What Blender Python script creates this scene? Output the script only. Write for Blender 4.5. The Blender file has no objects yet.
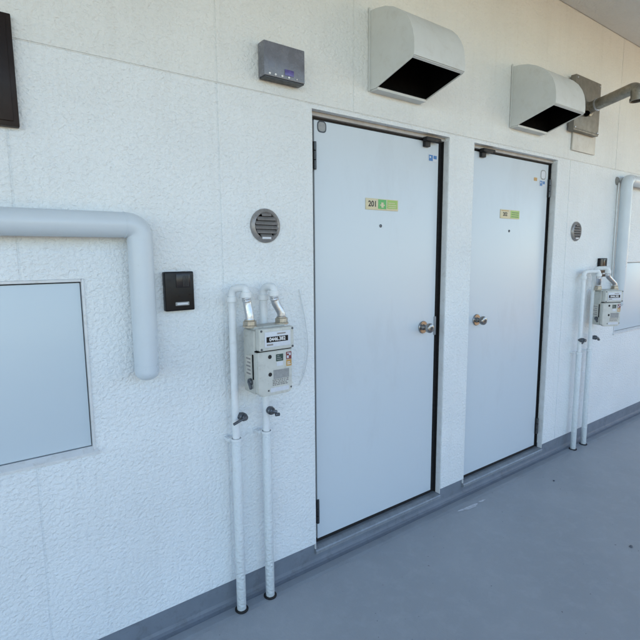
import bpy, bmesh, math, random
from mathutils import Vector, Matrix
random.seed(7)
scene = bpy.context.scene
COL = scene.collection
PI = math.pi

# ------------------------------------------------------------------ materials
def principled(name, color, rough=.5, metal=0.0, spec=.5, coat=0.0):
    m = bpy.data.materials.new(name); m.use_nodes = True
    b = m.node_tree.nodes['Principled BSDF']
    b.inputs['Base Color'].default_value = (*color, 1)
    b.inputs['Roughness'].default_value = rough
    b.inputs['Metallic'].default_value = metal
    b.inputs['Specular IOR Level'].default_value = spec
    b.inputs['Coat Weight'].default_value = coat
    return m

def nd(m, t, **kw):
    n = m.node_tree.nodes.new(t)
    for k, v in kw.items():
        if k in n.inputs: n.inputs[k].default_value = v
        else: setattr(n, k, v)
    return n

def lk(m, a, b): m.node_tree.links.new(a, b)

def coords(m, scale=(1, 1, 1), kind='Object'):
    tc = nd(m, 'ShaderNodeTexCoord'); mp = nd(m, 'ShaderNodeMapping')
    mp.inputs['Scale'].default_value = scale
    lk(m, tc.outputs[kind], mp.inputs['Vector'])
    return mp.outputs['Vector']

def ramp(m, src, stops):
    r = nd(m, 'ShaderNodeValToRGB')
    e = r.color_ramp.elements
    while len(e) < len(stops): e.new(.5)
    for el, (p, c) in zip(e, stops):
        el.position = p; el.color = (*c, 1) if len(c) == 3 else c
    lk(m, src, r.inputs['Fac'])
    return r.outputs['Color']

def noise(m, vec, scale, detail=4, rough=.5, dist=0):
    n = nd(m, 'ShaderNodeTexNoise'); n.inputs['Scale'].default_value = scale
    n.inputs['Detail'].default_value = detail; n.inputs['Roughness'].default_value = rough
    n.inputs['Distortion'].default_value = dist
    lk(m, vec, n.inputs['Vector']); return n.outputs['Fac']

def worn(name, color, rough=.5, metal=0.0, var=.08, scale=14, bump=.0, bscale=60, spec=.5, coat=0.0, dirt=None, dirt_amt=.0, rvar=.12, det=None):
    """painted / metal surface with faint uneven tone, roughness and optional grime patches"""
    m = principled(name, color, rough, metal, spec, coat)
    b = m.node_tree.nodes['Principled BSDF']
    v = coords(m)
    R0, R1 = (.05, .95) if det else (.3, .7)
    n1 = noise(m, v, scale, det or 5, .6)
    lo = tuple(max(0, c*(1-var)) for c in color); hi = tuple(min(1, c*(1+var*.6)) for c in color)
    c = ramp(m, n1, [(R0, lo), (R1, hi)])
    if dirt:
        n3 = noise(m, v, scale*2.3, 6, .7, .4)
        f = ramp(m, n3, [(.52, (0, 0, 0)), (.75, (dirt_amt,)*3)])
        mx = nd(m, 'ShaderNodeMixRGB'); lk(m, f, mx.inputs['Fac']); lk(m, c, mx.inputs['Color1'])
        mx.inputs['Color2'].default_value = (*dirt, 1); c = mx.outputs['Color']
    lk(m, c, b.inputs['Base Color'])
    n2 = noise(m, v, scale*1.7, det or 4, .6)
    rr = ramp(m, n2, [(R0, (max(0, rough-rvar),)*3), (R1, (min(1, rough+rvar),)*3)])
    lk(m, rr, b.inputs['Roughness'])
    if bump:
        nb = noise(m, v, bscale, det or 4, .55)
        bp = nd(m, 'ShaderNodeBump'); bp.inputs['Distance'].default_value = bump; bp.inputs['Strength'].default_value = 1
        lk(m, nb, bp.inputs['Height']); lk(m, bp.outputs['Normal'], b.inputs['Normal'])
    return m

def stucco(name, color, depth, sc=1.0, rough=.55):
    """thickly sprayed stucco-pattern siding under white paint"""
    m = principled(name, color, rough, spec=.4)
    b = m.node_tree.nodes['Principled BSDF']
    v = coords(m, (1.0, 1.0, 1.15))
    v1 = coords(m)
    big = noise(m, v, 76*sc, 3, .5, .2)
    fine = noise(m, v, 170*sc, 2, .5, .2)
    wid = noise(m, v1, 3.2, 3, .5)
    sh = ramp(m, big, [(.34, (0, 0, 0)), (.5, (.55, .55, .55)), (.68, (1, 1, 1))])
    a = nd(m, 'ShaderNodeMath', operation='MULTIPLY_ADD'); lk(m, fine, a.inputs[0]); a.inputs[1].default_value = .22
    lk(m, sh, a.inputs[2])
    bp = nd(m, 'ShaderNodeBump'); bp.inputs['Distance'].default_value = depth; bp.inputs['Strength'].default_value = 1
    lk(m, a.outputs[0], bp.inputs['Height']); lk(m, bp.outputs['Normal'], b.inputs['Normal'])
    c = ramp(m, wid, [(.3, tuple(x*.95 for x in color)), (.7, tuple(min(1, x*1.02) for x in color))])
    # thin rain streak dirt
    vs = coords(m, (9, 9, .55)); st = noise(m, vs, 3.0, 5, .65)
    f = ramp(m, st, [(.52, (0, 0, 0)), (.78, (.15, .15, .15))])
    mx = nd(m, 'ShaderNodeMixRGB'); lk(m, f, mx.inputs['Fac']); lk(m, c, mx.inputs['Color1'])
    mx.inputs['Color2'].default_value = (color[0]*.66, color[1]*.64, color[2]*.60, 1)
    lk(m, mx.outputs['Color'], b.inputs['Base Color'])
    return m

M = {}
M['stucco'] = stucco('stucco_white', (.775, .815, .83), .0027)
M['upper'] = stucco('stucco_upper', (.755, .78, .77), .0024, 1.0)
M['pipestucco'] = stucco('stucco_pipe', (.68, .73, .75), .0022)
M['door'] = worn('door_paint', (.60, .665, .71), .30, var=.015, scale=1.2, bump=.0014, bscale=1.6, spec=.5, rvar=.03, det=1)
def smudge(m, amt, col):
    b = m.node_tree.nodes['Principled BSDF']; src = b.inputs['Base Color'].links[0].from_socket
    v = coords(m, (1, 1, .35)); n = noise(m, v, 9, 6, .72, .5)
    v2 = coords(m); n2 = noise(m, v2, 1.3, 2, .5)
    mu = nd(m, 'ShaderNodeMath', operation='MULTIPLY'); lk(m, n, mu.inputs[0]); lk(m, n2, mu.inputs[1])
    f = ramp(m, mu.outputs[0], [(.27, (0, 0, 0)), (.42, (amt,)*3)])
    mx = nd(m, 'ShaderNodeMixRGB'); lk(m, f, mx.inputs['Fac']); lk(m, src, mx.inputs['Color1']); mx.inputs['Color2'].default_value = (*col, 1)
    lk(m, mx.outputs['Color'], b.inputs['Base Color'])
    # fine scratches
    v3 = coords(m, (1, 1, 14)); n3 = noise(m, v3, 30, 3, .6, .3)
    g = ramp(m, n3, [(.70, (0, 0, 0)), (.76, (amt*.5,)*3)])
    mx2 = nd(m, 'ShaderNodeMixRGB'); lk(m, g, mx2.inputs['Fac']); lk(m, mx.outputs['Color'], mx2.inputs['Color1']); mx2.inputs['Color2'].default_value = (*col, 1)
    lk(m, mx2.outputs['Color'], b.inputs['Base Color'])
smudge(M['door'], .16, (.42, .44, .46))
M['hatch'] = worn('hatch_paint', (.55, .635, .69), .36, var=.015, scale=1.2, bump=.0008, bscale=2, rvar=.03, det=1)
M['trim'] = worn('frame_paint', (.66, .68, .69), .45, var=.07, scale=20, bump=.0003, bscale=90, dirt=(.35, .30, .24), dirt_amt=.35)
M['head'] = worn('frame_head', (.42, .39, .36), .45, var=.12, scale=18, dirt=(.25, .2, .16), dirt_amt=.4)
M['gasket'] = worn('gasket_black', (.006, .006, .007), .7, var=.2, scale=30)
M['black'] = worn('black_plastic', (.006, .006, .008), .35, spec=.3, var=.2, scale=30, rvar=.08)
M['blackmat'] = worn('black_dull', (.007, .007, .008), .6, var=.2, scale=30)
M['lens'] = principled('glossy_lens', (.02, .02, .025), .2, spec=.35)
M['hinge'] = worn('hinge_metal', (.07, .075, .08), .4, .7, var=.2, scale=40)
M['pvc'] = worn('pipe_cover', (.575, .64, .69), .36, var=.03, scale=5, bump=.0005, bscale=18, dirt=(.42, .43, .43), dirt_amt=.12)
M['pipewhite'] = worn('pipe_white_paint', (.72, .76, .78), .42, var=.06, scale=25, bump=.0012, bscale=45, dirt=(.45, .44, .42), dirt_amt=.25)
M['steel'] = worn('steel_tube', (.56, .58, .61), .36, .9, var=.15, scale=30, bump=.0006, bscale=80)
M['brass'] = worn('brass_nut', (.47, .43, .36), .42, .6, var=.25, scale=50, dirt=(.2, .16, .11), dirt_amt=.5)
M['metergrey'] = worn('meter_paint', (.56, .57, .53), .48, var=.06, scale=20, bump=.0003, bscale=150, dirt=(.24, .21, .16), dirt_amt=.35)
M['meterside'] = worn('meter_side', (.49, .50, .465), .5, var=.08, scale=20, dirt=(.22, .18, .13), dirt_amt=.5)
M['lever'] = worn('valve_metal', (.13, .145, .165), .42, .7, var=.3, scale=50, dirt=(.03, .03, .03), dirt_amt=.5)
M['chrome'] = worn('knob_metal', (.36, .35, .34), .30, 1.0, var=.15, scale=40, rvar=.06)
M['ventmetal'] = worn('vent_metal', (.31, .30, .295), .42, .45, var=.15, scale=50, dirt=(.07, .06, .05), dirt_amt=.5)
M['hood'] = worn('hood_paint', (.60, .63, .62), .42, var=.05, scale=7, bump=.0004, bscale=40, dirt=(.38, .35, .28), dirt_amt=.25)
M['voidm'] = worn('inner_shade_black', (.0025, .0025, .0025), .9, var=.3, scale=20, spec=.05)  # near-black stands in for the shade inside openings and gaps
M['ductbox'] = worn('duct_box_steel', (.20, .19, .165), .46, .35, var=.2, scale=16, dirt=(.10, .085, .06), dirt_amt=.5)
M['flue'] = worn('flue_steel', (.30, .28, .235), .36, .7, var=.25, scale=22, bump=.0004, bscale=60, dirt=(.10, .085, .06), dirt_amt=.55)
M['plate'] = worn('cover_plate', (.56, .54, .49), .4, .0, var=.08, scale=10, dirt=(.33, .28, .2), dirt_amt=.45)
M['darkwood'] = worn('dark_brown_case', (.016, .009, .007), .45, spec=.25, var=.35, scale=6, bump=.0005, bscale=30)
M['plinth'] = worn('plinth_grey', (.18, .21, .25), .5, var=.12, scale=9, bump=.001, bscale=50, dirt=(.09, .095, .10), dirt_amt=.5)
M['sill'] = worn('threshold_metal', (.27, .30, .33), .38, .25, var=.15, scale=30, dirt=(.15, .14, .12), dirt_amt=.5)
M['white'] = principled('white_ink', (.8, .8, .8), .5)
M['ink'] = principled('dark_ink', (.03, .025, .025), .5)
M['beige'] = worn('plate_beige', (.62, .56, .38), .4, var=.05, scale=60)
M['green'] = worn('plate_green', (.10, .42, .12), .4, var=.06, scale=60)
M['lime'] = worn('plate_lime', (.33, .50, .12), .4, var=.06, scale=60)
M['blue'] = worn('sticker_blue', (.04, .17, .42), .4, var=.08, scale=80)
M['stickgrey'] = worn('sticker_grey', (.30, .31, .31), .45, var=.15, scale=80)
M['paper'] = worn('sticker_white', (.62, .65, .70), .45, var=.06, scale=80)
M['orange'] = worn('sticker_orange', (.50, .30, .10), .5, var=.15, scale=80)
M['red'] = worn('sticker_red', (.22, .05, .05), .5, var=.2, scale=80)
M['darkgreen'] = worn('sticker_dark_green', (.03, .07, .06), .4, var=.2, scale=90)
M['greydome'] = worn('dome_grey', (.22, .22, .21), .8, var=.2, scale=40, bump=.004, bscale=60)
M['fixture'] = worn('fixture_smoked', (.17, .18, .21), .25, var=.2, scale=20, bump=.0004, bscale=60)
M['purple'] = worn('fixture_violet', (.12, .10, .30), .2, var=.3, scale=60)
M['bead'] = principled('bead_white', (.85, .86, .86), .12)
M['concrete'] = worn('outer_concrete', (.30, .215, .115), .8, var=.1, scale=2)  # brownish tint warms the sunlight bouncing off the ground
M['bouncewall'] = worn('bounce_plaster', (.68, .42, .20), .8, var=.1, scale=1)  # strong warm tint so the added building reflects warm light

def floor_material():
    m = principled('floor_paint', (.19, .20, .21), .42)
    b = m.node_tree.nodes['Principled BSDF']
    v = coords(m)
    n1 = noise(m, v, 1.6, 5, .6)
    n2 = noise(m, v, 14, 6, .7, .3)
    c = ramp(m, n1, [(.3, (.315, .34, .365)), (.7, (.355, .38, .405))])
    f = ramp(m, n2, [(.48, (0, 0, 0)), (.72, (.5, .5, .5))])
    mx = nd(m, 'ShaderNodeMixRGB'); lk(m, f, mx.inputs['Fac']); lk(m, c, mx.inputs['Color1'])
    mx.inputs['Color2'].default_value = (.42, .45, .475, 1)
    # scattered dark grit
    n3 = noise(m, v, 55, 2, .5)
    f3 = ramp(m, n3, [(.735, (0, 0, 0)), (.765, (.8, .8, .8))])
    mx2 = nd(m, 'ShaderNodeMixRGB'); lk(m, f3, mx2.inputs['Fac']); lk(m, mx.outputs['Color'], mx2.inputs['Color1'])
    mx2.inputs['Color2'].default_value = (.07, .07, .075, 1)
    lk(m, mx2.outputs['Color'], b.inputs['Base Color'])
    rr = ramp(m, noise(m, v, 3.5, 5, .65), [(.3, (.30,)*3), (.7, (.50,)*3)])
    lk(m, rr, b.inputs['Roughness'])
    nb = noise(m, v, 90, 4, .6); bp = nd(m, 'ShaderNodeBump'); bp.inputs['Distance'].default_value = .0009
    nb2 = noise(m, v, 2.5, 2, .5)
    ad = nd(m, 'ShaderNodeMath', operation='MULTIPLY_ADD'); lk(m, nb2, ad.inputs[0]); ad.inputs[1].default_value = 5.0; lk(m, nb, ad.inputs[2])
    lk(m, ad.outputs[0], bp.inputs['Height']); lk(m, bp.outputs['Normal'], b.inputs['Normal'])
    return m
M['floor'] = floor_material()
M['kerbcoat'] = worn('floor_edge_coat', (.29, .32, .35), .45, var=.1, scale=6, bump=.001, bscale=70, dirt=(.22, .225, .23), dirt_amt=.35)

# ------------------------------------------------------------------ mesh helpers
def add_box(bm, x0, x1, y0, y1, z0, z1, bevel=0, seg=2):
    vs = [bm.verts.new((x, y, z)) for x in (x0, x1) for y in (y0, y1) for z in (z0, z1)]
    q = [(0, 1, 3, 2), (4, 6, 7, 5), (0, 4, 5, 1), (2, 3, 7, 6), (0, 2, 6, 4), (1, 5, 7, 3)]
    fs = [bm.faces.new([vs[i] for i in f]) for f in q]
    if bevel:
        es = list({e for f in fs for e in f.edges})
        bmesh.ops.bevel(bm, geom=es, offset=bevel, segments=seg, affect='EDGES', profile=.6)

def add_cyl(bm, p, axis, r, length, n=32, bevel=0, r2=None):
    """cylinder starting at p along axis"""
    p = Vector(p); a = Vector(axis).normalized()
    u = a.orthogonal().normalized(); w = a.cross(u)
    r2 = r if r2 is None else r2
    prof = [(0, 0), (r-bevel, 0), (r, bevel), (r2, length-bevel), (r2-bevel, length), (0, length)] if bevel else [(0, 0), (r, 0), (r2, length), (0, length)]
    add_lathe(bm, p, a, u, w, prof, n)

def add_lathe(bm, p, a, u, w, prof, n=32):
    rings = []
    for (r, h) in prof:
        if r < 1e-6: rings.append([bm.verts.new(p+a*h)])
        else: rings.append([bm.verts.new(p+a*h+(u*math.cos(2*PI*i/n)+w*math.sin(2*PI*i/n))*r) for i in range(n)])
    for A, B in zip(rings, rings[1:]):
        for i in range(n):
            j = (i+1) % n
            f = [A[i % len(A)], A[j % len(A)], B[j % len(B)], B[i % len(B)]]
            g = []
            for x in f:
                if x not in g: g.append(x)
            if len(g) > 2: bm.faces.new(g)

def lathe(bm, p, axis, prof, n=32):
    p = Vector(p); a = Vector(axis).normalized(); u = a.orthogonal().normalized()
    add_lathe(bm, p, a, u, a.cross(u), prof, n)

def fillet(pts, r, seg=8):
    pts = [Vector(p) for p in pts]; out = [pts[0]]
    for a, b, c in zip(pts, pts[1:], pts[2:]):
        d1 = (a-b); d2 = (c-b); l = min(r, d1.length*.49, d2.length*.49)
        p0 = b+d1.normalized()*l; p1 = b+d2.normalized()*l
        for i in range(seg+1):
            t = i/seg; out.append(p0*(1-t)**2+b*2*t*(1-t)+p1*t*t)
    out.append(pts[-1]); return out

def add_tube(bm, pts, r, n=20, cap=True, radii=None):
    pts = [Vector(p) for p in pts]; N = len(pts)
    t = (pts[1]-pts[0]).normalized(); u = t.orthogonal().normalized(); rings = []
    for i, p in enumerate(pts):
        tt = (pts[min(i+1, N-1)]-pts[max(i-1, 0)])
        if tt.length > 1e-9: tt.normalize()
        u = (u-tt*u.dot(tt)); u.normalize(); w = tt.cross(u)
        rr = radii[i] if radii else r
        rings.append([bm.verts.new(p+(u*math.cos(2*PI*k/n)+w*math.sin(2*PI*k/n))*rr) for k in range(n)])
    for A, B in zip(rings, rings[1:]):
        for k in range(n): bm.faces.new([A[k], A[(k+1) % n], B[(k+1) % n], B[k]])
    if cap:
        bm.faces.new(rings[0][::-1]); bm.faces.new(rings[-1])

def add_prism(bm, poly, axis, a0, a1):
    """poly: list of 2-D points in the plane across axis ('x': (y,z), 'y': (x,z), 'z': (x,y))"""
    def P(p, a):
        return {'x': (a, p[0], p[1]), 'y': (p[0], a, p[1]), 'z': (p[0], p[1], a)}[axis]
    A = [bm.verts.new(P(p, a0)) for p in poly]; B = [bm.verts.new(P(p, a1)) for p in poly]
    n = len(poly)
    for i in range(n): bm.faces.new([A[i], A[(i+1) % n], B[(i+1) % n], B[i]])
    bm.faces.new(A[::-1]); bm.faces.new(B)

def obj(name, bm, mat, parent=None, smooth=True, angle=35):
    bmesh.ops.recalc_face_normals(bm, faces=bm.faces)
    me = bpy.data.meshes.new(name); bm.to_mesh(me); bm.free()
    for m in (mat if isinstance(mat, (list, tuple)) else [mat]): me.materials.append(m)
    if smooth:
        for p in me.polygons: p.use_smooth = True
        me.set_sharp_from_angle(angle=math.radians(angle))
    o = bpy.data.objects.new(name, me); COL.objects.link(o)
    if parent: o.parent = parent
    return o

def thing(name, label, cat, loc=(0, 0, 0), rz=0, group=None):
    o = bpy.data.objects.new(name, None); COL.objects.link(o)
    o.empty_display_size = .05
    o.location = loc; o.rotation_euler = (0, 0, rz)
    return tag(o, label, cat, group)

def tag(o, label, cat, group=None):
    o['label'] = label; o['category'] = cat
    if group: o['group'] = group
    return o

def struct(o, label, cat):
    tag(o, label, cat); o['kind'] = 'structure'; return o

def text(name, s, size, x, y, z, mat, parent, align='CENTER', sx=1.0, bold=0.0):
    cu = bpy.data.curves.new(name, 'FONT'); cu.body = s; cu.size = size; cu.align_x = align; cu.align_y = 'CENTER'
    cu.extrude = .0002; cu.offset = bold
    t = bpy.data.objects.new(name+'_tmp', cu); COL.objects.link(t)
    bpy.context.view_layer.update()
    me = bpy.data.meshes.new_from_object(t.evaluated_get(bpy.context.evaluated_depsgraph_get()))
    bpy.data.objects.remove(t); bpy.data.curves.remove(cu)
    me.name = name
    me.transform(Matrix.Translation((x, y, z)) @ Matrix.Rotation(PI/2, 4, 'X') @ Matrix.Diagonal((sx, 1, 1, 1)))
    me.materials.clear(); me.materials.append(mat)
    o = bpy.data.objects.new(name, me); COL.objects.link(o); o.parent = parent
    return o

def box(name, x0, x1, y0, y1, z0, z1, mat, parent, bevel=.001, seg=2):
    bm = bmesh.new(); add_box(bm, x0, x1, y0, y1, z0, z1, bevel, seg); return obj(name, bm, mat, parent)

def copy_tree(o, parent=None):
    c = o.copy(); COL.objects.link(c); c.parent = parent
    for ch in [k for k in bpy.data.objects if k.parent == o]: copy_tree(ch, c)
    return c

# ------------------------------------------------------------------ the wall
DOORS = [(1.204, 2.070), (2.275, 3.141)]
ZT, ZB = 2.007, .105
HX = [(-.30, .311), (4.122, 4.733)]
HZ = (.785, 1.347)

def relief(bm, xs, zs, depth):
    """front of a wall as cells, each cell at its own depth, joined by the side faces between them"""
    nx, nz = len(xs)-1, len(zs)-1
    d = [[depth((xs[i]+xs[i+1])/2, (zs[k]+zs[k+1])/2) for k in range(nz)] for i in range(nx)]
    cache = {}
    def V(x, y, z):
        k = (round(x, 5), round(y, 5), round(z, 5))
        if k not in cache: cache[k] = bm.verts.new((x, y, z))
        return cache[k]
    for i in range(nx):
        for k in range(nz):
            y = d[i][k]
            bm.faces.new([V(xs[i], y, zs[k]), V(xs[i+1], y, zs[k]), V(xs[i+1], y, zs[k+1]), V(xs[i], y, zs[k+1])])
            if i+1 < nx and abs(d[i+1][k]-y) > 1e-6:
                y2 = d[i+1][k]
                bm.faces.new([V(xs[i+1], y, zs[k]), V(xs[i+1], y2, zs[k]), V(xs[i+1], y2, zs[k+1]), V(xs[i+1], y, zs[k+1])])
            if k+1 < nz and abs(d[i][k+1]-y) > 1e-6:
                y2 = d[i][k+1]
                bm.faces.new([V(xs[i], y, zs[k+1]), V(xs[i+1], y, zs[k+1]), V(xs[i+1], y2, zs[k+1]), V(xs[i], y2, zs[k+1])])

wall = thing('exterior_wall', 'long white stucco-patterned outer wall holding the two flat doors', 'wall')
X0, X1 = -4.0, 14.0
JL = [-1.68, -.77, .14, .787, 3.30, 5.21, 6.12, 7.03, 7.94, 8.85, 9.76]
g = .0035
def depth_low(x, z):
    for a, b in DOORS:
        if a < x < b: return .09
    for a, b in HX:
        if a < x < b and HZ[0] < z < HZ[1]: return .05
    for j in JL:
        if abs(x-j) < g: return .0022
    return 0.0
xs = sorted(set([X0, X1] + [e for a, b in DOORS+HX for e in (a, b)] + [j+s for j in JL for s in (-g, g)]))
bm = bmesh.new(); relief(bm, xs, [ZB, HZ[0], HZ[1], ZT], depth_low)
# shallow undersides so that the cladding reads as a sheet standing over the plinth
for a, b in [(X0, DOORS[0][0]), (DOORS[0][1], DOORS[1][0]), (DOORS[1][1], X1)]:
    v = [bm.verts.new(p) for p in ((a, 0, ZB), (b, 0, ZB), (b, .03, ZB), (a, .03, ZB))]; bm.faces.new(v)
bmesh.ops.remove_doubles(bm, verts=bm.verts, dist=1e-5)
obj('siding', bm, M['stucco'], wall, smooth=False)

# strip and lintel above the door heads up to the horizontal joint
bm = bmesh.new()
relief(bm, sorted([X0, X1]+[j+s for j in JL for s in (-g, g)]), [ZT, 2.024],
       lambda x, z: .0022 if any(abs(x-j) < g for j in JL) else 0.0)
for a, b in DOORS:
    v = [bm.verts.new(p) for p in ((a, 0, ZT), (b, 0, ZT), (b, .09, ZT), (a, .09, ZT))]; bm.faces.new(v)
bmesh.ops.remove_doubles(bm, verts=bm.verts, dist=1e-5)
obj('siding', bm, M['stucco'], wall, smooth=False)

JU = [-.77, .14, .787, 1.42, 3.95, 5.21, 7.03]
bm = bmesh.new()
relief(bm, sorted([X0, X1]+[j+s for j in JU for s in (-g, g)]), [2.027, 2.93],
       lambda x, z: -.0025 if any(abs(x-j) < g for j in JU) else -.0045)
for y0, y1, z in ((-.0045, .01, 2.027),):
    v = [bm.verts.new(p) for p in ((X0, y0, z), (X1, y0, z), (X1, y1, z), (X0, y1, z))]; bm.faces.new(v)
obj('upper_siding', bm, M['upper'], wall, smooth=False)
# joint flashing: thin bead that throws the fine line along the joint
box('joint_flashing', X0, X1, -.0015, .006, 2.0238, 2.0272, M['upper'], wall, 0)

# plinth with a small cove down to the floor; set back under the cladding
bm = bmesh.new()
poly = [(.012, .1045), (.012, .022), (.008, .010), (-.002, .004), (-.02, .0005), (-.02, -.02), (.06, -.02), (.06, .1045)]
add_prism(bm, poly, 'x', X0, DOORS[0][0])
add_prism(bm, poly, 'x', DOORS[0][1], DOORS[1][0])
add_prism(bm, poly, 'x', DOORS[1][1], X1)
pd = [(y, min(z, .052)) for y, z in poly]
for a, b in DOORS: add_prism(bm, pd, 'x', a, b)
obj('plinth', bm, M['plinth'], wall, smooth=False)
# mass behind the cladding (keeps the daylight out and carries the storeys above and below)
bm = bmesh.new()
add_box(bm, X0, X1, .10, .30, -3.0, 6.0)
obj('backing', bm, M['concrete'], wall, smooth=False)
bm = bmesh.new(); add_box(bm, X0, X1, .0, .0995, 2.931, 6.0); obj('parapet_band', bm, M['upper'], wall, smooth=False)

# ------------------------------------------------------------------ floor, ceiling, ground, outside
bm = bmesh.new(); add_box(bm, X0, X1, -2.35, -.0205, -.18, 0.0)
struct(obj('floor', bm, M['floor'], smooth=False), 'grey painted walkway floor in front of the doors', 'floor')
bm = bmesh.new(); add_prism(bm, [(-.0215, .0001), (-.0215, .0028), (-.058, .0024), (-.076, .0001)], 'x', X0, X1)
struct(obj('floor_edge', bm, M['kerbcoat'], smooth=False), 'slightly darker coated strip of floor along the foot of the wall', 'floor strip')
bm = bmesh.new(); add_box(bm, X0, X1, -2.35, -.0075, 2.93, 3.1)
struct(obj('ceiling', bm, M['upper'], smooth=False), 'plain pale underside of the slab above the walkway', 'ceiling')
bm = bmesh.new(); add_box(bm, -120, 120, -160, 120, -3.3, -3.0)  # coloured warm to bounce sunlight up to the wall and ceiling
struct(obj('ground', bm, M['concrete'], smooth=False), 'unseen ground one storey below the walkway, tinted warm to bounce light up', 'ground')

# paint splashes on the floor
def splash(x, y, L, W, rot, seed, name, mat, label, cat):
    rnd = random.Random(seed); bm = bmesh.new(); n = 22
    ph = [rnd.uniform(0, 6.28) for _ in range(4)]
    top = []
    for i in range(n):
        a = 2*PI*i/n; r = 1+.25*math.sin(2*a+ph[0])+.2*math.sin(3*a+ph[1])+.14*math.sin(5*a+ph[2])
        px = L*r*math.cos(a); py = W*r*math.sin(a)
        top.append(bm.verts.new((x+px*math.cos(rot)-py*math.sin(rot), y+px*math.sin(rot)+py*math.cos(rot), .0015)))
    bm.faces.new(top)
    o = obj(name, bm, mat, smooth=False)
    tag(o, label, cat); return o
M['splash'] = worn('splash_paint', (.66, .69, .73), .5, var=.3, scale=30)

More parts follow.
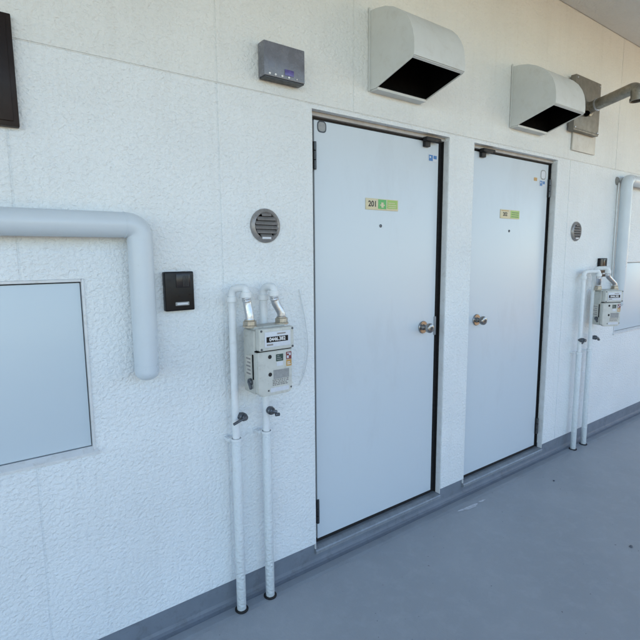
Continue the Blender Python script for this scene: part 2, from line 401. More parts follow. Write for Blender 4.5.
# ------------------------------------------------------------------ doors
def make_door(x0, x1, hinge_left, number, loc_label):
    d = thing('flat_door', loc_label, 'door', (x0, 0, .055), 0, 'painted steel flat doors along the walkway')
    W = x1-x0; oz = .055
    la, lb = .039, W-.037                      # leaf sides
    zb, zt = .0955-oz, 1.978-oz
    box('leaf', la, lb, .04, .078, zb, zt, M['door'], d, .0018, 3)
    # black seal set back behind the leaf edge
    bm = bmesh.new()
    add_box(bm, .001, la-.001, .050, .085, .0757-oz, 1.99-oz); add_box(bm, lb+.001, W-.001, .050, .085, .0757-oz, 1.99-oz)
    add_box(bm, la-.001, lb+.001, .050, .085, zt+.001, 1.9895-oz); add_box(bm, la-.001, lb+.001, .046, .085, .0760-oz, zb-.0005)
    add_box(bm, .0006, .0030, .034, .0498, .0762-oz, 1.990-oz); add_box(bm, W-(.0040 if hinge_left else .0028), W-.0006, (.034 if hinge_left else .040), .0498, .0762-oz, 1.990-oz)
    obj('seal', bm, M['gasket'], d, smooth=False)
    bm = bmesh.new()
    add_box(bm, .0005, W-.0005, .030, .088, 1.9905-oz, ZT-.0008-oz)
    obj('frame_head', bm, M['head'], d, smooth=False)
    bm = bmesh.new()                           # slim metal lining on each jamb
    add_box(bm, .0004, .0034, .003, .0335, .0760-oz, 1.990-oz); add_box(bm, W-.0034, W-.0004, .003, .0335, .0760-oz, 1.990-oz)
    obj('frame', bm, M['trim'], d, smooth=False)
    bm = bmesh.new()
    add_prism(bm, [(-.003, .0525-oz), (-.003, .066-oz), (.001, .0705-oz), (.030, .0745-oz), (.088, .0755-oz), (.088, .0525-oz)], 'x', .0006, W-.0006)
    obj('threshold', bm, M['sill'], d, smooth=False)
    # hinges
    hx = la-.004 if hinge_left else lb+.010
    for za, zc in ((1.775, 1.888), (.178, .290)):
        bm = bmesh.new()
        for k in range(3):
            h = (zc-za)/3
            add_cyl(bm, (hx, .031, za-oz+k*h+.001), (0, 0, 1), .0075, h-.002, 16, .001)
        add_box(bm, hx-.014, hx+.012, .036, .0395, za-oz, zc-oz)
        obj('hinge', bm, M['hinge'], d)
    # knob: rose, neck, cylinder knob
    kx = 1.939-x0 if hinge_left else 2.398-x0
    kz = 1.034-oz
    k = obj('doorknob', knob_bm(kx, kz), M['chrome'], d)
    bm = bmesh.new(); add_cyl(bm, (kx, .0399, kz), (0, -1, 0), .033, .008, 40, .002)
    obj('rose', bm, M['chrome'], k)
    bm = bmesh.new(); add_cyl(bm, (kx, -.0236, kz), (0, -1, 0), .009, .003, 24, .0006)
    add_box(bm, kx-.0012, kx+.0012, -.0275, -.0255, kz-.005, kz+.005)
    obj('keyhole', bm, M['lever'], k)
    # latch guard lip beside the knob
    lx = lb-.001 if hinge_left else la+.001
    bm = bmesh.new(); add_box(bm, lx-.006, lx+.006, .034, .0392, kz-.05, kz+.05, .001); 
    obj('latch_plate', bm, M['sill'], d)
    # peephole
    px = (1.629 if hinge_left else 2.693)-x0
    bm = bmesh.new(); lathe(bm, (px, .0399, 1.551-oz), (0, -1, 0), [(0, 0), (.0075, 0), (.0075, .0025), (.0055, .0035), (.0045, .0015), (0, .0015)], 24)
    obj('peephole', bm, M['lever'], d)
    # door stop block at the head
    sx = (1.948 if hinge_left else 2.410)-x0
    bm = bmesh.new()
    add_box(bm, sx-.048, sx+.040, .000, .030, 1.972-oz, 1.992-oz, .005)
    add_cyl(bm, (sx+.036, .012, 1.984-oz), (1, 0, -.04), .0105, .026, 20, .002)
    add_box(bm, sx-.036, sx+.002, .020, .0398, 1.948-oz, 1.984-oz, .004)
    obj('door_catch', bm, M['blackmat'], d)
    # number plate
    nx0, nx1 = ((1.532, 1.742) if hinge_left else (2.593, 2.792)); nx0 -= x0; nx1 -= x0
    nz0, nz1 = 1.624-oz, 1.676-oz
    w = nx1-nx0
    p = box('number_plate', nx0, nx1, .0365, .0399, nz0, nz1, M['beige'], d, .0008)
    zm = (nz0+nz1)/2
    if hinge_left:
        text('room_number', '201', .036, nx0+w*.20, .0362, zm, M['ink'], p, bold=.0010)
        bm = bmesh.new(); add_box(bm, nx0+w*.37, nx0+w*.62, .0358, .0364, nz0+.006, nz1-.003); obj('plate_panel', bm, M['green'], p)
        bm = bmesh.new(); add_box(bm, nx0+w*.65, nx1-.006, .0358, .0364, nz0+.009, nz1-.003); obj('plate_panel', bm, M['lime'], p)
        bm = bmesh.new()
        for i in range(3): add_box(bm, nx0+w*.68, nx1-.014-.01*(i == 2), .0352, .0357, nz0+.014+i*.010, nz0+.017+i*.010)
        add_box(bm, nx0+w*.46, nx0+w*.53, .0352, .0357, nz0+.012, nz1-.016); add_box(bm, nx0+w*.42, nx0+w*.57, .0350, .0356, nz0+.021, nz0+.026)
        obj('plate_marking', bm, M['beige'], p)
    else:
        text('room_number', '202', .030, nx0+w*.24, .0362, zm-.002, M['ink'], p, bold=.0010)
        bm = bmesh.new(); add_box(bm, nx0+w*.52, nx1-.003, .0358, .0364, nz0+.004, nz1-.004); obj('plate_panel', bm, M['lime'], p)
        bm = bmesh.new()
        for i in range(3): add_box(bm, nx0+w*.57, nx1-.012, .0352, .0357, nz0+.011+i*.012, nz0+.014+i*.012)
        obj('plate_marking', bm, M['darkgreen'], p)
        bm = bmesh.new(); add_box(bm, nx0+.008, nx0+w*.42, .0358, .0364, nz1-.009, nz1-.005); obj('plate_rule', bm, M['orange'], p)
    return d

def knob_bm(kx, kz):
    bm = bmesh.new()
    lathe(bm, (kx, .032, kz), (0, -1, 0), [(0, 0), (.016, 0), (.0135, .006), (.0125, .016), (.015, .022), (.0225, .028), (.0255, .036), (.0250, .046), (.0215, .052), (.013, .0556), (0, .0556)], 36)
    return bm

def sticker_round(d, x, z, r, mat, inner):
    bm = bmesh.new(); n = 32; vs = []
    for i in range(n):                          # rounded square outline
        a = 2*PI*i/n; c, s = math.cos(a), math.sin(a)
        k = (abs(c)**3.2+abs(s)**3.2)**(-1/3.2)
        vs.append((x+r*k*c, z+r*k*s))
    add_prism(bm, vs, 'y', .0388, .0399)
    o = obj('sticker', bm, mat, d, smooth=False)
    bm = bmesh.new(); add_prism(bm, [(x+(a-x)*.78, z+(b-z)*.78) for a, b in vs], 'y', .0384, .0387)
    obj('sticker_face', bm, inner, o, smooth=False)
    return o

def sticker_blue(d, x0, x1, z0, z1):
    o = box('sticker', x0, x1, .0385, .0399, z0, z1, M['paper'], d, 0)
    w = x1-x0; h = z1-z0
    bm = bmesh.new(); add_box(bm, x0+w*.06, x0+w*.50, .0380, .0384, z0+h*.10, z1-h*.06)
    add_box(bm, x0+w*.58, x1-w*.06, .0380, .0384, z0+h*.42, z1-h*.10)
    obj('sticker_print', bm, M['blue'], o, smooth=False)
    bm = bmesh.new(); add_box(bm, x0+w*.14, x0+w*.28, .0375, .0379, z0+h*.5, z1-h*.25)
    add_box(bm, x0+w*.64, x1-w*.12, .0375, .0379, z0+h*.12, z0+h*.30)
    obj('sticker_print', bm, M['paper'], o, smooth=False)
    return o

d1 = make_door(*DOORS[0], True, '201', 'larger, nearer pale blue-white flat door with hinges on its left edge, room plate 201')
sticker_round(d1, 1.283-DOORS[0][0], 1.954-.055, .0240, M['hinge'], M['stickgrey'])
sticker_blue(d1, 1.955-DOORS[0][0], 2.022-DOORS[0][0], 1.883-.055, 1.918-.055)
d2 = make_door(*DOORS[1], False, '202', 'farther pale flat door with its knob on the left edge and hinges on the right')
sticker_round(d2, 3.045-DOORS[1][0], 1.912-.055, .030, M['stickgrey'], M['paper'])
sticker_blue(d2, 3.005-DOORS[1][0], 3.070-DOORS[1][0], 1.838-.055, 1.876-.055)
box('sticker', 2.94-DOORS[1][0], 2.975-DOORS[1][0], .0386, .0399, 1.868-.055, 1.888-.055, M['orange'], d2, 0)

# ------------------------------------------------------------------ shaft hatches
def make_hatch(x0, x1, label):
    h = thing('service_hatch', label, 'hatch', (x0, 0, HZ[0]), 0, 'flush hatches in the stucco wall')
    W = x1-x0; H = HZ[1]-HZ[0]
    box('panel', .013, W-.011, .010, .030, .012, H-.013, M['hatch'], h, .0012)
    bm = bmesh.new()                           # dark joint behind
    add_box(bm, .001, W-.001, .032, .045, .001, H-.001); obj('seal', bm, M['gasket'], h, smooth=False)
    bm = bmesh.new()
    t = .009
    add_box(bm, .0005, t, -.004, .031, .0005, H-.0005, .001); add_box(bm, W-t+.001, W-.0005, -.004, .031, .0005, H-.0005, .001)
    add_box(bm, t+.0005, W-t, -.004, .031, H-t, H-.0005, .001)
    obj('frame', bm, M['trim'], h)
    bm = bmesh.new(); add_prism(bm, [(-.012, -.013), (-.012, -.006), (.009, .0085), (.031, .0085), (.031, .0005), (-.0005, .0005), (-.0005, -.013)], 'x', -.006, W+.006)
    obj('sill', bm, M['trim'], h, smooth=False)
    return h
make_hatch(*HX[0], 'large flat pale blue hatch at the left, under the horizontal run of pipe')
make_hatch(*HX[1], 'hatch at the far right behind the vertical pipe and the farther gas meter')

# ------------------------------------------------------------------ fat pipe covers
def pipe_cover(label, run, r, name='drain_pipe', caps=()):
    t = thing(name, label, 'pipe', run[0], 0, 'fat pale pipe covers on the wall')
    o = Vector(run[0]); pts = [Vector(p)-o for p in run]
    path = fillet(pts, .044, 12)
    bm = bmesh.new()
    radii = [r]*len(path)
    # rounded foot
    end = path[-1]; dirn = (path[-1]-path[-2]).normalized()
    for k in range(1, 13):
        a = k/12*PI/2; path.append(end+dirn*(r*.85*math.sin(a))); radii.append(max(r*math.cos(a)**.85, .0015))
    add_tube(bm, path, r, 36, True, radii)
    obj('pipe_run', bm, M['pvc'], t, angle=50)
    return t, pts
t, pts = pipe_cover('fat pale blue pipe running in from the left and bending down to a rounded end', [(-1.2, -.056, 1.515), (.475, -.056, 1.515), (.475, -.056, 1.038)], .0395)
# sleeve lines where the elbow joins
def sleeve(t, p, axis, r, L=.0035):
    bm = bmesh.new(); lathe(bm, p, axis, [(r-.004, 0), (r+.0012, 0), (r+.0012, L), (r-.004, L)], 40)
    obj('joint_ring', bm, M['pvc'], t)
sleeve(t, Vector((.475-.048+1.2, 0, 0)), (1, 0, 0), .0395)
sleeve(t, Vector((1.675, 0, -.048)), (0, 0, -1), .0395)
sleeve(t, Vector((1.675, 0, 1.06-1.515)), (0, 0, -1), .0395, .002)
for sx in (-.6+1.2, .2+1.2-.9):
    pass
t2, pts2 = pipe_cover('fat pale pipe dropping vertically at the far right beside the farther gas meter', [(6.6, -.056, 1.952), (4.035, -.056, 1.952), (4.035, -.056, 1.04)], .0395)
sleeve(t2, Vector((4.035-6.6+.048, 0, 0)), (1, 0, 0), .0395)
sleeve(t2, Vector((4.035-6.6, 0, -.048)), (0, 0, -1), .0395)

# ------------------------------------------------------------------ intercoms
def intercom(x, z, label):
    t = thing('intercom', label, 'intercom', (x, 0, z), 0, 'black door intercoms')
    w, h = .1045, .137
    box('case', 0, w, -.024, .0005, 0, h, M['black'], t, .005, 3)
    bm = bmesh.new(); add_box(bm, .040, w-.014, -.0262, -.0235, h-.056, h-.008, .0015)
    obj('lens_window', bm, M['lens'], t)
    bm = bmesh.new()
    for i in range(5): add_box(bm, .064+i*.0045, .0652+i*.0045, -.0273, -.0258, h-.052, h-.014)
    obj('speaker_slots', bm, M['hinge'], t)
    bm = bmesh.new(); add_box(bm, .034, .084, -.0264, -.0236, .018, .031, .002)
    obj('call_button', bm, M['stickgrey'], t)
    bm = bmesh.new(); add_box(bm, .040, .078, -.0270, -.0266, .0215, .0275)
    obj('button_label', bm, M['paper'], t, smooth=False)
    return t
intercom(.5595, 1.225, 'black intercom box on the wall right beside the bent pipe at the left')
intercom(3.775, 1.240, 'small black intercom box above the farther gas meter')

# ------------------------------------------------------------------ round vents
def round_vent(x, z, label):
    t = thing('round_vent', label, 'vent', (x, 0, z), 0, 'round metal wall vents')
    R = .066
    bm = bmesh.new(); lathe(bm, (0, .0005, 0), (0, -1, 0), [(0, 0), (R, 0), (R, .006), (R-.004, .012), (R-.013, .016), (R-.0165, .012), (R-.0165, .002), (0, .002)], 56)
    obj('ring', bm, M['ventmetal'], t)
    bm = bmesh.new(); add_cyl(bm, (0, -.0020, 0), (0, -1, 0), R-.018, .0015, 48)
    obj('duct_opening', bm, M['voidm'], t)
    bm = bmesh.new()
    for i in range(6):
        zc = -.040+i*.0165; hw = math.sqrt(max(0, (R-.016)**2-(abs(zc)+.003)**2))
        # louvre leaning outwards and down
        add_prism(bm, [(-.005, zc+.0070), (-.0065, zc+.0088), (-.0165, zc-.0030), (-.0150, zc-.0062)], 'x', -hw, hw)
    obj('louvres', bm, M['ventmetal'], t, smooth=False)
    bm = bmesh.new(); add_box(bm, -.022, .018, -.0162, -.0145, -.0515, -.0425, .0004)
    obj('size_mark', bm, M['paper'], t)
    return t
round_vent(.9735, 1.5305, 'nearer round louvred vent, above the nearer gas meter and left of the doors')
round_vent(3.424, 1.563, 'farther, smaller looking round louvred vent to the right of both doors')

# ------------------------------------------------------------------ range hoods
def range_hood(x0, label):
    W = .318
    t = thing('vent_hood', label, 'vent hood', (x0, 0, 2.13), 0, 'projecting exhaust hoods above the doors')
    o = 2.13
    prof = [(0.0, 2.132), (-.046, 2.130), (-.255, 2.190), (-.266, 2.198), (-.267, 2.225), (-.264, 2.262), (-.257, 2.295), (-.243, 2.328), (-.222, 2.360), (-.192, 2.390), (-.150, 2.418), (-.100, 2.440), (-.045, 2.452), (0, 2.455)]
    prof = [(y, z-o) for y, z in prof]
    bm = bmesh.new()
    # side cheeks and curved front as one sheet shell with thickness
    th = .004
    for a, b in ((0, th), (W-th, W)):
        add_prism(bm, prof, 'x', a, b)
    front = prof[3:]
    inner = [(min(y+th, 0), z-th) for y, z in front]
    for (p, q, pi, qi) in zip(front, front[1:], inner, inner[1:]):
        vs = [bm.verts.new((x, *c)) for x in (th, W-th) for c in (p, q, qi, pi)]
        for f in ((0, 4, 5, 1), (3, 2, 6, 7)): bm.faces.new([vs[i] for i in f])
    bmesh.ops.remove_doubles(bm, verts=bm.verts, dist=1e-5)
    obj('shell', bm, M['hood'], t, angle=30)
    # rolled rim round the opening
    sl = (2.190-2.130)/(-.255+.046)
    def zz(y): return 2.130-o+(y+.046)*sl
    bm = bmesh.new()
    add_prism(bm, [(.0, .0035), (.0, -.006), (-.052, -.006), (-.054, .004)], 'x', .0045, W-.0045)
    obj('rear_rim', bm, M['hood'], t, smooth=False); bm = bmesh.new()
    add_prism(bm, [(-.2535, zz(-.2535)+.001), (-.263, zz(-.2535)+.007), (-.263, zz(-.2535)+.018), (-.249, zz(-.249)+.0075)], 'x', .0045, W-.0045)
    obj('front_rim', bm, M['hood'], t, smooth=False)
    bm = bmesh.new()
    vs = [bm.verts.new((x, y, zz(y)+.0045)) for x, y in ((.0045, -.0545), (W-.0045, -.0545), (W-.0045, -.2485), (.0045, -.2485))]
    # cavity pocket rising into the hood, coloured black for the shade inside
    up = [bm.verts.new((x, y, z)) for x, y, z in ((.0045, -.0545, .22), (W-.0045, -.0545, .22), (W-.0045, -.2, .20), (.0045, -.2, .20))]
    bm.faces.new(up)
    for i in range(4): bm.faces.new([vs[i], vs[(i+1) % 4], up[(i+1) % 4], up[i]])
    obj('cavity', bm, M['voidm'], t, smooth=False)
    # flange against the wall
    for a, b in ((-.009, -.0006), (W+.0006, W+.009)): box('flange', a, b, -.012, -.0075, -.004, .335, M['hood'], t, 0)
    return t
range_hood(1.512, 'nearer pale curved-front vent hood, above the nearer door')
range_hood(2.588, 'pale curved-front vent hood above the farther door, beside the metal flue')

# ------------------------------------------------------------------ flue with box, and blank plate behind it
pl = box('blank_plate', 3.282, 3.592, -.0165, -.0075, 2.085, 2.50, M['plate'], None, .0015)
tag(pl, 'flat cream plate on the wall showing below the grey metal flue box', 'plate')
t = thing('exhaust_flue', 'grey metal box on the upper wall with a stout exhaust pipe and down-turned elbow', 'flue', (3.21, -.017, 2.195))
off = Vector((3.21, -.017, 2.195))
def L(x, y, z): return Vector((x, y, z))-off
bm = bmesh.new(); add_box(bm, 0, .335, -.036, 0, 0, .335, .003)
add_box(bm, -.002, .337, -.038, -.0365, .010, .016)
obj('box', bm, M['ductbox'], t)
p0 = L(3.392, -.0535, 2.352); p1 = L(3.356, -.305, 2.392); p2 = L(3.356, -.345, 2.335)
path = fillet([p0, p1+(p1-p0).normalized()*.045, p1+(p1-p0).normalized()*.045+Vector((0, -.004, -.075))], .05, 10)
bm = bmesh.new(); radii = []
add_tube(bm, path, .0345, 32, False)
obj('pipe', bm, M['flue'], t, angle=50)
e = path[-1]; pd_ = (path[-1]-path[-2]).normalized()
bm = bmesh.new(); lathe(bm, e-pd_*.012, pd_, [(.035, 0), (.040, .002), (.040, .020), (.036, .021), (.033, .018), (.032, -.02)], 40)
obj('pipe_mouth', bm, M['flue'], t)
bm = bmesh.new(); add_cyl(bm, e-pd_*.03, pd_, .0343, .003, 32)
obj('pipe_bore', bm, M['voidm'], t)
ax = (p1-p0).normalized()
bm = bmesh.new(); lathe(bm, p0-ax*.004, ax, [(.030, 0), (.050, 0), (.050, .006), (.040, .010), (.036, .020), (.034, .020)], 40)
obj('collar', bm, M['flue'], t)
bm = bmesh.new(); lathe(bm, p0+ax*.050, ax, [(.034, 0), (.039, .001), (.039, .010), (.034, .011)], 40)
obj('band_clamp', bm, M['steel'], t)
q0 = L(3.335, -.058, 2.322)  # added stub; black end stands in for the shadowed gap behind the pipe
bm = bmesh.new(); add_tube(bm, [q0+Vector((.03, .008, .02)), q0+Vector((-.01, -.014, -.018))], .021, 24, False)
s = obj('added_stub', bm, M['flue'], t)
bm = bmesh.new(); add_cyl(bm, q0+Vector((.0, -.009, -.010)), (-1, -.5, -.9), .020, .002, 24)
obj('stub_shade', bm, M['voidm'], s)
for x, z in ((.018, .018), (.317, .018), (.317, .317), (.018, .317)):
    bm = bmesh.new(); add_cyl(bm, (x, -.036, z), (0, -1, 0), .006, .004, 12, .001); obj('screw', bm, M['steel'], t)

# ------------------------------------------------------------------ dark case top left and beaded fixture
t = thing('wall_case', 'dark brown glossy case on the wall in the top left corner', 'wall case', (-.12, 0, 1.781))
box('case', 0, .290, -.022, .0005, 0, .30, M['darkwood'], t, .003)
bm = bmesh.new(); add_box(bm, .012, .276, -.026, -.0225, .014, .288, .002); obj('lid', bm, M['darkwood'], t)

t = thing('wall_fixture', 'dark grey fixture with white beads along its lower edge, left of the vent hoods', 'fixture', (.955, -.0075, 2.068))
box('body', 0, .180, -.045, 0, .004, .125, M['fixture'], t, .004)
bm = bmesh.new(); add_box(bm, .003, .177, -.043, -.002, -.0005, .0035, .0008); obj('bottom_edge', bm, M['hinge'], t)
for i, x in enumerate((.022, .047, .076, .106, .142)):
    bm = bmesh.new(); bmesh.ops.create_uvsphere(bm, u_segments=16, v_segments=10, radius=.0042 if i < 4 else .0025, matrix=Matrix.Translation((x, -.0462, .0125)))
    obj('bead', bm, M['bead'], t)
bm = bmesh.new(); add_box(bm, .088, .128, -.0472, -.0455, .018, .040, .001); obj('violet_panel', bm, M['purple'], t)

# ------------------------------------------------------------------ gas meters
def gas_meter(cx, cy, z0, rot, label):
    t = thing('gas_meter', label, 'gas meter', (cx, cy, z0), rot, 'grey gas meters')
    # rear body
    bm = bmesh.new(); add_box(bm, -.074, .074, -.032, .053, .006, .245, .010, 4)
    add_box(bm, -.066, .066, -.020, .045, .2445, .256, .003)
    b = obj('body', bm, M['meterside'], t)
    # left side recess with slot, sticker and cock
    bm = bmesh.new(); add_box(bm, -.0765, -.0738, -.026, -.019, .062, .156, .001); obj('slot', bm, M['voidm'], b)
    bm = bmesh.new(); add_box(bm, -.0760, -.0738, -.010, .030, .070, .150, .001); obj('side_sticker', bm, M['plate'], b)
    bm = bmesh.new(); 
    for i in range(5): add_box(bm, -.0768, -.0761, -.006, .026-.008*(i % 2), .078+i*.014, .084+i*.014)
    obj('side_print', bm, M['ventmetal'], b, smooth=False)
    bm = bmesh.new(); add_cyl(bm, (-.0735, -.006, .052), (-1, 0, 0), .013, .012, 24, .002); add_tube(bm, [(-.084, -.004, .054), (-.086, -.024, .030)], .006, 12)
    obj('side_cock', bm, M['lever'], b)
    # front lower cover
    bm = bmesh.new()
    add_prism(bm, [(-.074, .016), (-.062, 0.004), (-.050, 0), (.060, 0), (.074, .012), (.074, .166), (-.074, .166)], 'y', -.0545, -.0335)
    bmesh.ops.bevel(bm, geom=[e for e in bm.edges], offset=.0025, segments=2, affect='EDGES')
    f = obj('front_cover', bm, M['metergrey'], t)
    for z in (.146, .080):
        bm = bmesh.new(); add_cyl(bm, (-.022, -.0543, z), (0, -1, 0), .0075, .0016, 24, .0004); obj('plug', bm, M['blackmat'], f)
    def st(name, x0, x1, z0, z1, mat, y=-.0543, d=.0008):
        bm = bmesh.new(); add_box(bm, x0, x1, y-d, y, z0, z1); return obj(name, bm, mat, f, smooth=False)
    g_ = st('label_dark_green', .004, .035, .126, .152, M['darkgreen'])
    g_.name = 'dark_sticker'
    bm = bmesh.new()
    for i in range(3): add_box(bm, .008, .030-.006*i, -.0556, -.0552, .131+i*.007, .1335+i*.007)
    obj('sticker_print', bm, M['stickgrey'], f, smooth=False)
    st('white_sticker', .007, .034, .108, .123, M['paper'])
    st('red_sticker', .048, .0715, .128, .156, M['red'])
    st('yellow_sticker', .048, .0715, .102, .1265, M['orange'])
    bm = bmesh.new()
    for x, z, w, h in ((.051, .132, .008, .01), (.061, .142, .007, .01), (.053, .149, .006, .004), (.052, .108, .015, .003), (.052, .115, .012, .003)): add_box(bm, x, x+w, -.0557, -.0552, z, z+h)
    obj('sticker_print', bm, M['paper'], f, smooth=False)
    st('nameplate', -.008, .060, .060, .094, M['stickgrey'])
    bm = bmesh.new(); rnd = random.Random(3)
    for r_ in range(4):
        x = -.012
        while x < .05:
            w = rnd.uniform(.003, .010); add_box(bm, x, x+w, -.0557, -.0552, .036+r_*.0062, .0395+r_*.0062); x += w+rnd.uniform(.002, .005)
    obj('small_print', bm, M['ventmetal'], f, smooth=False)
    st('white_strip', -.022, .058, .012, .028, M['paper'])
    for x, z in ((-.030, .020), (.068, .020)):
        bm = bmesh.new(); add_cyl(bm, (x, -.0543, z), (0, -1, 0), .0035, .002, 12, .0005); obj('screw', bm, M['lever'], f)
    # register housing
    bm = bmesh.new(); add_box(bm, -.068, .078, -.064, -.0325, .171, .252, .005, 3)
    r = obj('register_housing', bm, M['metergrey'], t)
    bm = bmesh.new(); add_box(bm, -.0735, .0735, -.052, -.033, .1665, .1705); obj('shadow_gap', bm, M['voidm'], t, smooth=False)
    bm = bmesh.new(); add_box(bm, -.048, .062, -.0662, -.0637, .184, .240, .0015); w_ = obj('register_window', bm, M['paper'], r)
    bm = bmesh.new(); add_box(bm, -.041, .050, -.0672, -.0663, .202, .222); obj('counter', bm, M['black'], w_, smooth=False)
    text('counter_digits', '0446.382', .0185, .0045, -.0675, .212, M['white'], w_, bold=.0004)
    bm = bmesh.new()
    add_box(bm, -.040, -.014, -.0668, -.0663, .190, .196); obj('register_print', bm, M['ventmetal'], w_, smooth=False)
    bm = bmesh.new(); add_box(bm, .004, .040, -.0668, -.0663, .229, .234)
    obj('register_print', bm, M['ventmetal'], w_, smooth=False)
    for x, z in ((-.061, .178), (-.061, .245), (.071, .178), (.071, .245)):
        bm = bmesh.new(); add_cyl(bm, (x, -.0637, z), (0, -1, 0), .0042, .003, 16, .0006); obj('screw', bm, M['lever'], r)
    # unions on top
    for x in (-.071+.0, .071):
        sx = x*.98
        bm = bmesh.new(); add_cyl(bm, (sx*.98, .006, .2535), (0, 0, 1), .0265, .007, 28, .001); add_cyl(bm, (sx*.98, .006, .2606), (0, 0, 1), .0250, .016, 6, .001); add_cyl(bm, (sx*.98, .006, .2767), (0, 0, 1), .019, .005, 24, .001)
        obj('union_nut', bm, M['brass'], t, angle=25)
    return t
m1 = gas_meter(.904, -.117, .902, 0, 'nearer, larger looking grey gas meter with readable counter, left of the doors')
m2 = gas_meter(3.68, -.120, .902, -math.radians(24), 'farther gas meter turned towards the viewer, right of the doors under the small intercom')

def gas_pipe(x, conn, flexend, yflex, label, lx, lever, lift=.0, mirror=1, foot=0.0):
    """conn: (x, y) where the elbow turns down, flexend: world top of the meter union"""
    t = thing('gas_pipe', label, 'gas pipe', (x, -.050, 0), 0, 'thin white gas pipes at the meters')
    o = Vector((x, -.050, 0))
    up = fillet([(0, 0, .70), (0, 0, 1.296+lift), (conn[0]-x, conn[1]+.050, 1.300+lift), (conn[0]-x, conn[1]+.050, 1.262+lift)], .028, 8)
    bm = bmesh.new(); add_tube(bm, up, .0142, 24)
    p = obj('upper_pipe', bm, M['pipewhite'], t, angle=50)
    bm = bmesh.new(); add_cyl(bm, (0, 0, foot), (0, 0, 1), .0185, .722-foot, 28, .002)
    obj('lower_pipe', bm, M['pipestucco'], t, angle=50)
    bm = bmesh.new(); add_cyl(bm, (0, 0, -.001), (0, 0, 1), .027, .008, 28, .002)
    obj('foot_ring', bm, M['blackmat'], t)
    # elbow sockets
    for pp, ax_ in (((0, 0, 1.245+lift), (0, 0, 1)), ((conn[0]-x, conn[1]+.05, 1.285+lift), (0, 0, -1))):
        bm = bmesh.new(); add_cyl(bm, pp, ax_, .0195, .022, 28, .002); obj('socket', bm, M['pipewhite'], t)
    # strap holding the pipe at the step
    bm = bmesh.new(); add_cyl(bm, (0, 0, .712), (0, 0, 1), .0205, .010, 28, .001); add_box(bm, -.030, -.019, .012, .050, .712, .722); add_box(bm, -.034, -.018, .046, .0498, .706, .728)
    obj('strap', bm, M['pipewhite'], t)
    # valve: body, plug and lever
    vx = lx-x
    bm = bmesh.new(); add_cyl(bm, (0, .002, .808), (vx, -.022, 0.002), .0135, .030, 24, .002)
    add_cyl(bm, (vx*.55, -.012, .809), (0, -1, 0), .0158, .022, 28, .003)
    v = obj('valve', bm, M['lever'], t)
    if lever == 'open':
        bm = bmesh.new(); c = Vector((vx*.55, -.036, .810)); add_cyl(bm, c, (0, -1, 0), .0115, .010, 20, .002)
        d = Vector((-1, -.05, -.30)).normalized()
        add_tube(bm, [c+Vector((0, -.006, 0)), c+Vector((0, -.006, 0))+d*.052], .0052, 14)
    else:
        bm = bmesh.new(); c = Vector((vx*.55, -.036, .808)); add_cyl(bm, c, (0, -1, 0), .010, .008, 20, .002)
        add_cyl(bm, c+Vector((-.012, 0, .006)), (1, -.1, -.35), .0080, .032, 8, .001)
        add_cyl(bm, c+Vector((.012, -.004, -.014)), (1, 0, -.1), .0068, .018, 12, .001)
    obj('lever', bm, M['lever'], v)
    # corrugated silver tube down to the union
    a = Vector((conn[0], conn[1], 1.263+lift))-o; e = Vector(flexend)-o
    mid = (a+e)/2
    base = fillet([a, a+Vector((.004, 0, -.022)), e+Vector((0, 0, .024)), e], .022, 10)
    # resample
    seg = []
    for p_, q_ in zip(base, base[1:]):
        n = max(1, int((q_-p_).length/.0016))
        for i in range(n): seg.append(p_.lerp(q_, i/n))
    seg.append(base[-1])
    radii = [.0158+(.0010*math.sin(i*1.1) if (i < 9 or i > len(seg)-9) else 0) for i in range(len(seg))]
    bm = bmesh.new(); add_tube(bm, seg, .012, 22, True, radii)
    fx = obj('flexible_tube', bm, M['steel'], t, angle=60)
    bm = bmesh.new(); add_cyl(bm, a+Vector((0, 0, .004)), (0, 0, -1), .0155, .016, 6, .001); obj('tube_nut', bm, M['steel'], fx, angle=25)
    return t
def mtop(m, lx):
    th = m.rotation_euler.z
    x, y = lx, .006
    return (m.location.x+x*math.cos(th)-y*math.sin(th), m.location.y+x*math.sin(th)+y*math.cos(th), m.location.z+.272)
gas_pipe(.797, (.829, -.102), mtop(m1, -.068), -.11, 'thin white pipe just left of the nearer gas meter, its valve lever sticking out left', .832, 'open')
gas_pipe(.930, (.945, -.104), mtop(m1, .068), -.11, 'thin white pipe passing behind the nearer gas meter and emerging below it', .944, 'shut')
gas_pipe(3.477, (3.585, -.100), mtop(m2, -.068), -.11, 'left-hand thin white pipe of the farther gas meter, clear of its left side', 3.462, 'open', -.01)
gas_pipe(3.632, (3.665, -.125), mtop(m2, .068), -.11, 'thin white pipe rising behind the farther gas meter, nearest to the small intercom', 3.672, 'shut', .01)

# ------------------------------------------------------------------ loose cables
bm = bmesh.new()
pts = [(1.128, -.006, 1.275), (1.134, -.010, 1.24), (1.148, -.016, 1.15), (1.160, -.020, 1.06), (1.157, -.018, .98), (1.140, -.012, .905), (1.122, -.006, .866)]
add_tube(bm, fillet(pts, .05, 5), .0027, 10)
o = obj('loose_wire', bm, M['pipewhite']); tag(o, 'thin white wire looping down the wall between the nearer meter and the door', 'wire')
t = thing('wall_cable', 'thin white cable running down just left of the far vertical pipe', 'cable', (4.0, 0, 1.947))
bm = bmesh.new(); add_tube(bm, fillet([(0, -.002, 0), (.012, -.012, -.02), (.012, -.008, -.10), (.014, -.008, -.50), (.020, -.008, -.88)], .03, 5), .0065, 12)
obj('cable', bm, M['pipewhite'], t)
bm = bmesh.new(); lathe(bm, (0, .0005, 0), (0, -1, 0), [(0, .016), (.014, .014), (.026, .008), (.031, 0)], 24)  # plain grey dome at the head of the cable
obj('grey_dome', bm, M['greydome'], t)

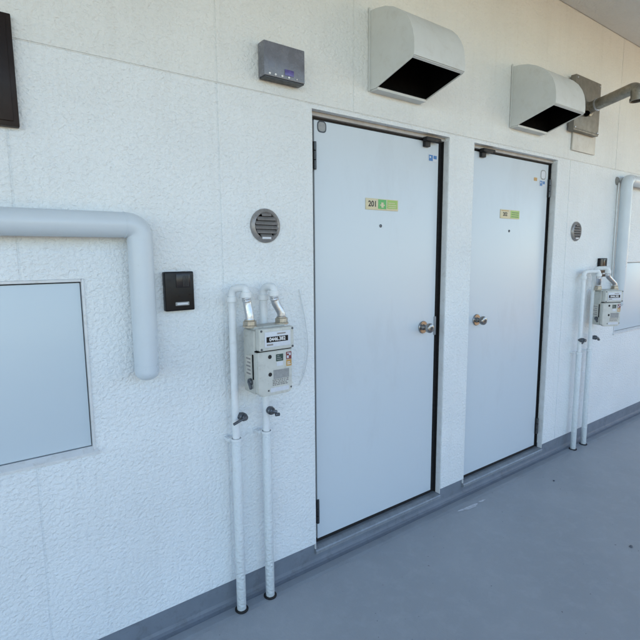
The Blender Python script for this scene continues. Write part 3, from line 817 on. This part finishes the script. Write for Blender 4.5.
# paint marks on the floor
splash(2.19, -.108, .060, .015, -.15, 1, 'paint_mark', M['splash'], 'whitish paint smear on the grey floor in front of the pier between the doors', 'paint mark')
splash(2.31, -.106, .022, .008, -.1, 4, 'paint_mark', M['splash'], 'tiny pale speck of paint just beyond the whitish smear', 'paint mark')

def pebble(x, y, rr, label):
    bm = bmesh.new(); bmesh.ops.create_icosphere(bm, subdivisions=2, radius=rr)
    rnd = random.Random(int(x*1000))
    for v in bm.verts: v.co = Vector((v.co.x*1.3, v.co.y, v.co.z*.6))*rnd.uniform(.85, 1.15)+Vector((x, y, rr*.45))
    o = obj('pebble', bm, M['lever'], smooth=False); tag(o, label, 'pebble')
pebble(2.504, -.81, .0075, 'dark speck of grit lying out on the open floor at the lower right')
pebble(2.882, -.226, .0060, 'tiny dark speck of grit on the floor in front of the farther door')

# ------------------------------------------------------------------ outside, behind the camera
pw = thing('walkway_railing', 'slim grey metal railing along the open side of the walkway', 'railing', (0, -2.30, 0))
box('top_rail', X0, X1, -.025, .025, 1.09, 1.13, M['plinth'], pw, .004)
box('bottom_rail', X0, X1, -.012, .012, .08, .105, M['plinth'], pw, .002)
for i in range(10): box('post', X0+.02+i*2.0-.02, X0+.02+i*2.0+.02, -.018, .018, 0, 1.089, M['plinth'], pw, .002)
bm = bmesh.new()
for i in range(int((X1-X0)/.12)):
    x = X0+.08+i*.12
    if (x-X0-.02) % 2.0 > .05: add_box(bm, x-.006, x+.006, -.006, .006, .106, 1.089)
o = obj('bars', bm, M['plinth'], pw, smooth=False); o['kind'] = 'stuff'
nb = thing('bounce_building', 'unseen low building added to bounce warm light onto the upper right wall', 'building', (0, 0, -3))
bm = bmesh.new(); add_box(bm, 5.5, 40, -18, -5.5, 0, 4.4); obj('wall', bm, M['bouncewall'], nb, smooth=False)  # added out of view to throw warm light on the right end

# ------------------------------------------------------------------ camera
cam = bpy.data.cameras.new('camera'); co = bpy.data.objects.new('camera', cam); COL.objects.link(co)
Rm = Matrix(((.8046144, .0848238, -.5877078), (-.5937474, .1020604, -.7981527), (-.0077207, .9911552, .1324832)))
co.matrix_world = Matrix.Translation((0, -1.68, 1.415)) @ Rm.to_4x4()
cam.sensor_width = 36; cam.lens = 485/640*36; cam.clip_start = .02; cam.clip_end = 1000
scene.camera = co

# ------------------------------------------------------------------ light
SUN_AZ, SUN_EL = math.radians(50), math.radians(42)      # azimuth measured from +X towards +Y
w = bpy.data.worlds.new('World'); scene.world = w; w.use_nodes = True
nt = w.node_tree; bg = nt.nodes['Background']
sky = nt.nodes.new('ShaderNodeTexSky'); sky.sky_type = 'NISHITA'; sky.sun_disc = False
sky.sun_elevation = SUN_EL; sky.sun_rotation = PI/2-SUN_AZ
sky.air_density = 1.0; sky.dust_density = .3; sky.ozone_density = 1.0
nt.links.new(sky.outputs[0], bg.inputs[0]); bg.inputs[1].default_value = .15
sl = bpy.data.lights.new('sun', 'SUN'); sl.energy = 3.5; sl.angle = math.radians(.5); sl.color = (1, .95, .87)
so = bpy.data.objects.new('sun', sl); COL.objects.link(so)
d = Vector((math.cos(SUN_AZ)*math.cos(SUN_EL), math.sin(SUN_AZ)*math.cos(SUN_EL), math.sin(SUN_EL)))
so.rotation_euler = d.to_track_quat('Z', 'Y').to_euler(); so.location = (5, 5, 10)

scene.render.engine = 'CYCLES'
scene.cycles.max_bounces = 8; scene.cycles.diffuse_bounces = 5
scene.render.resolution_x = 1024; scene.render.resolution_y = 1024
vs = scene.view_settings
vs.view_transform = 'Standard'; vs.look = 'None'; vs.gamma = 1; vs.use_curve_mapping = False
vs.exposure = 1.61
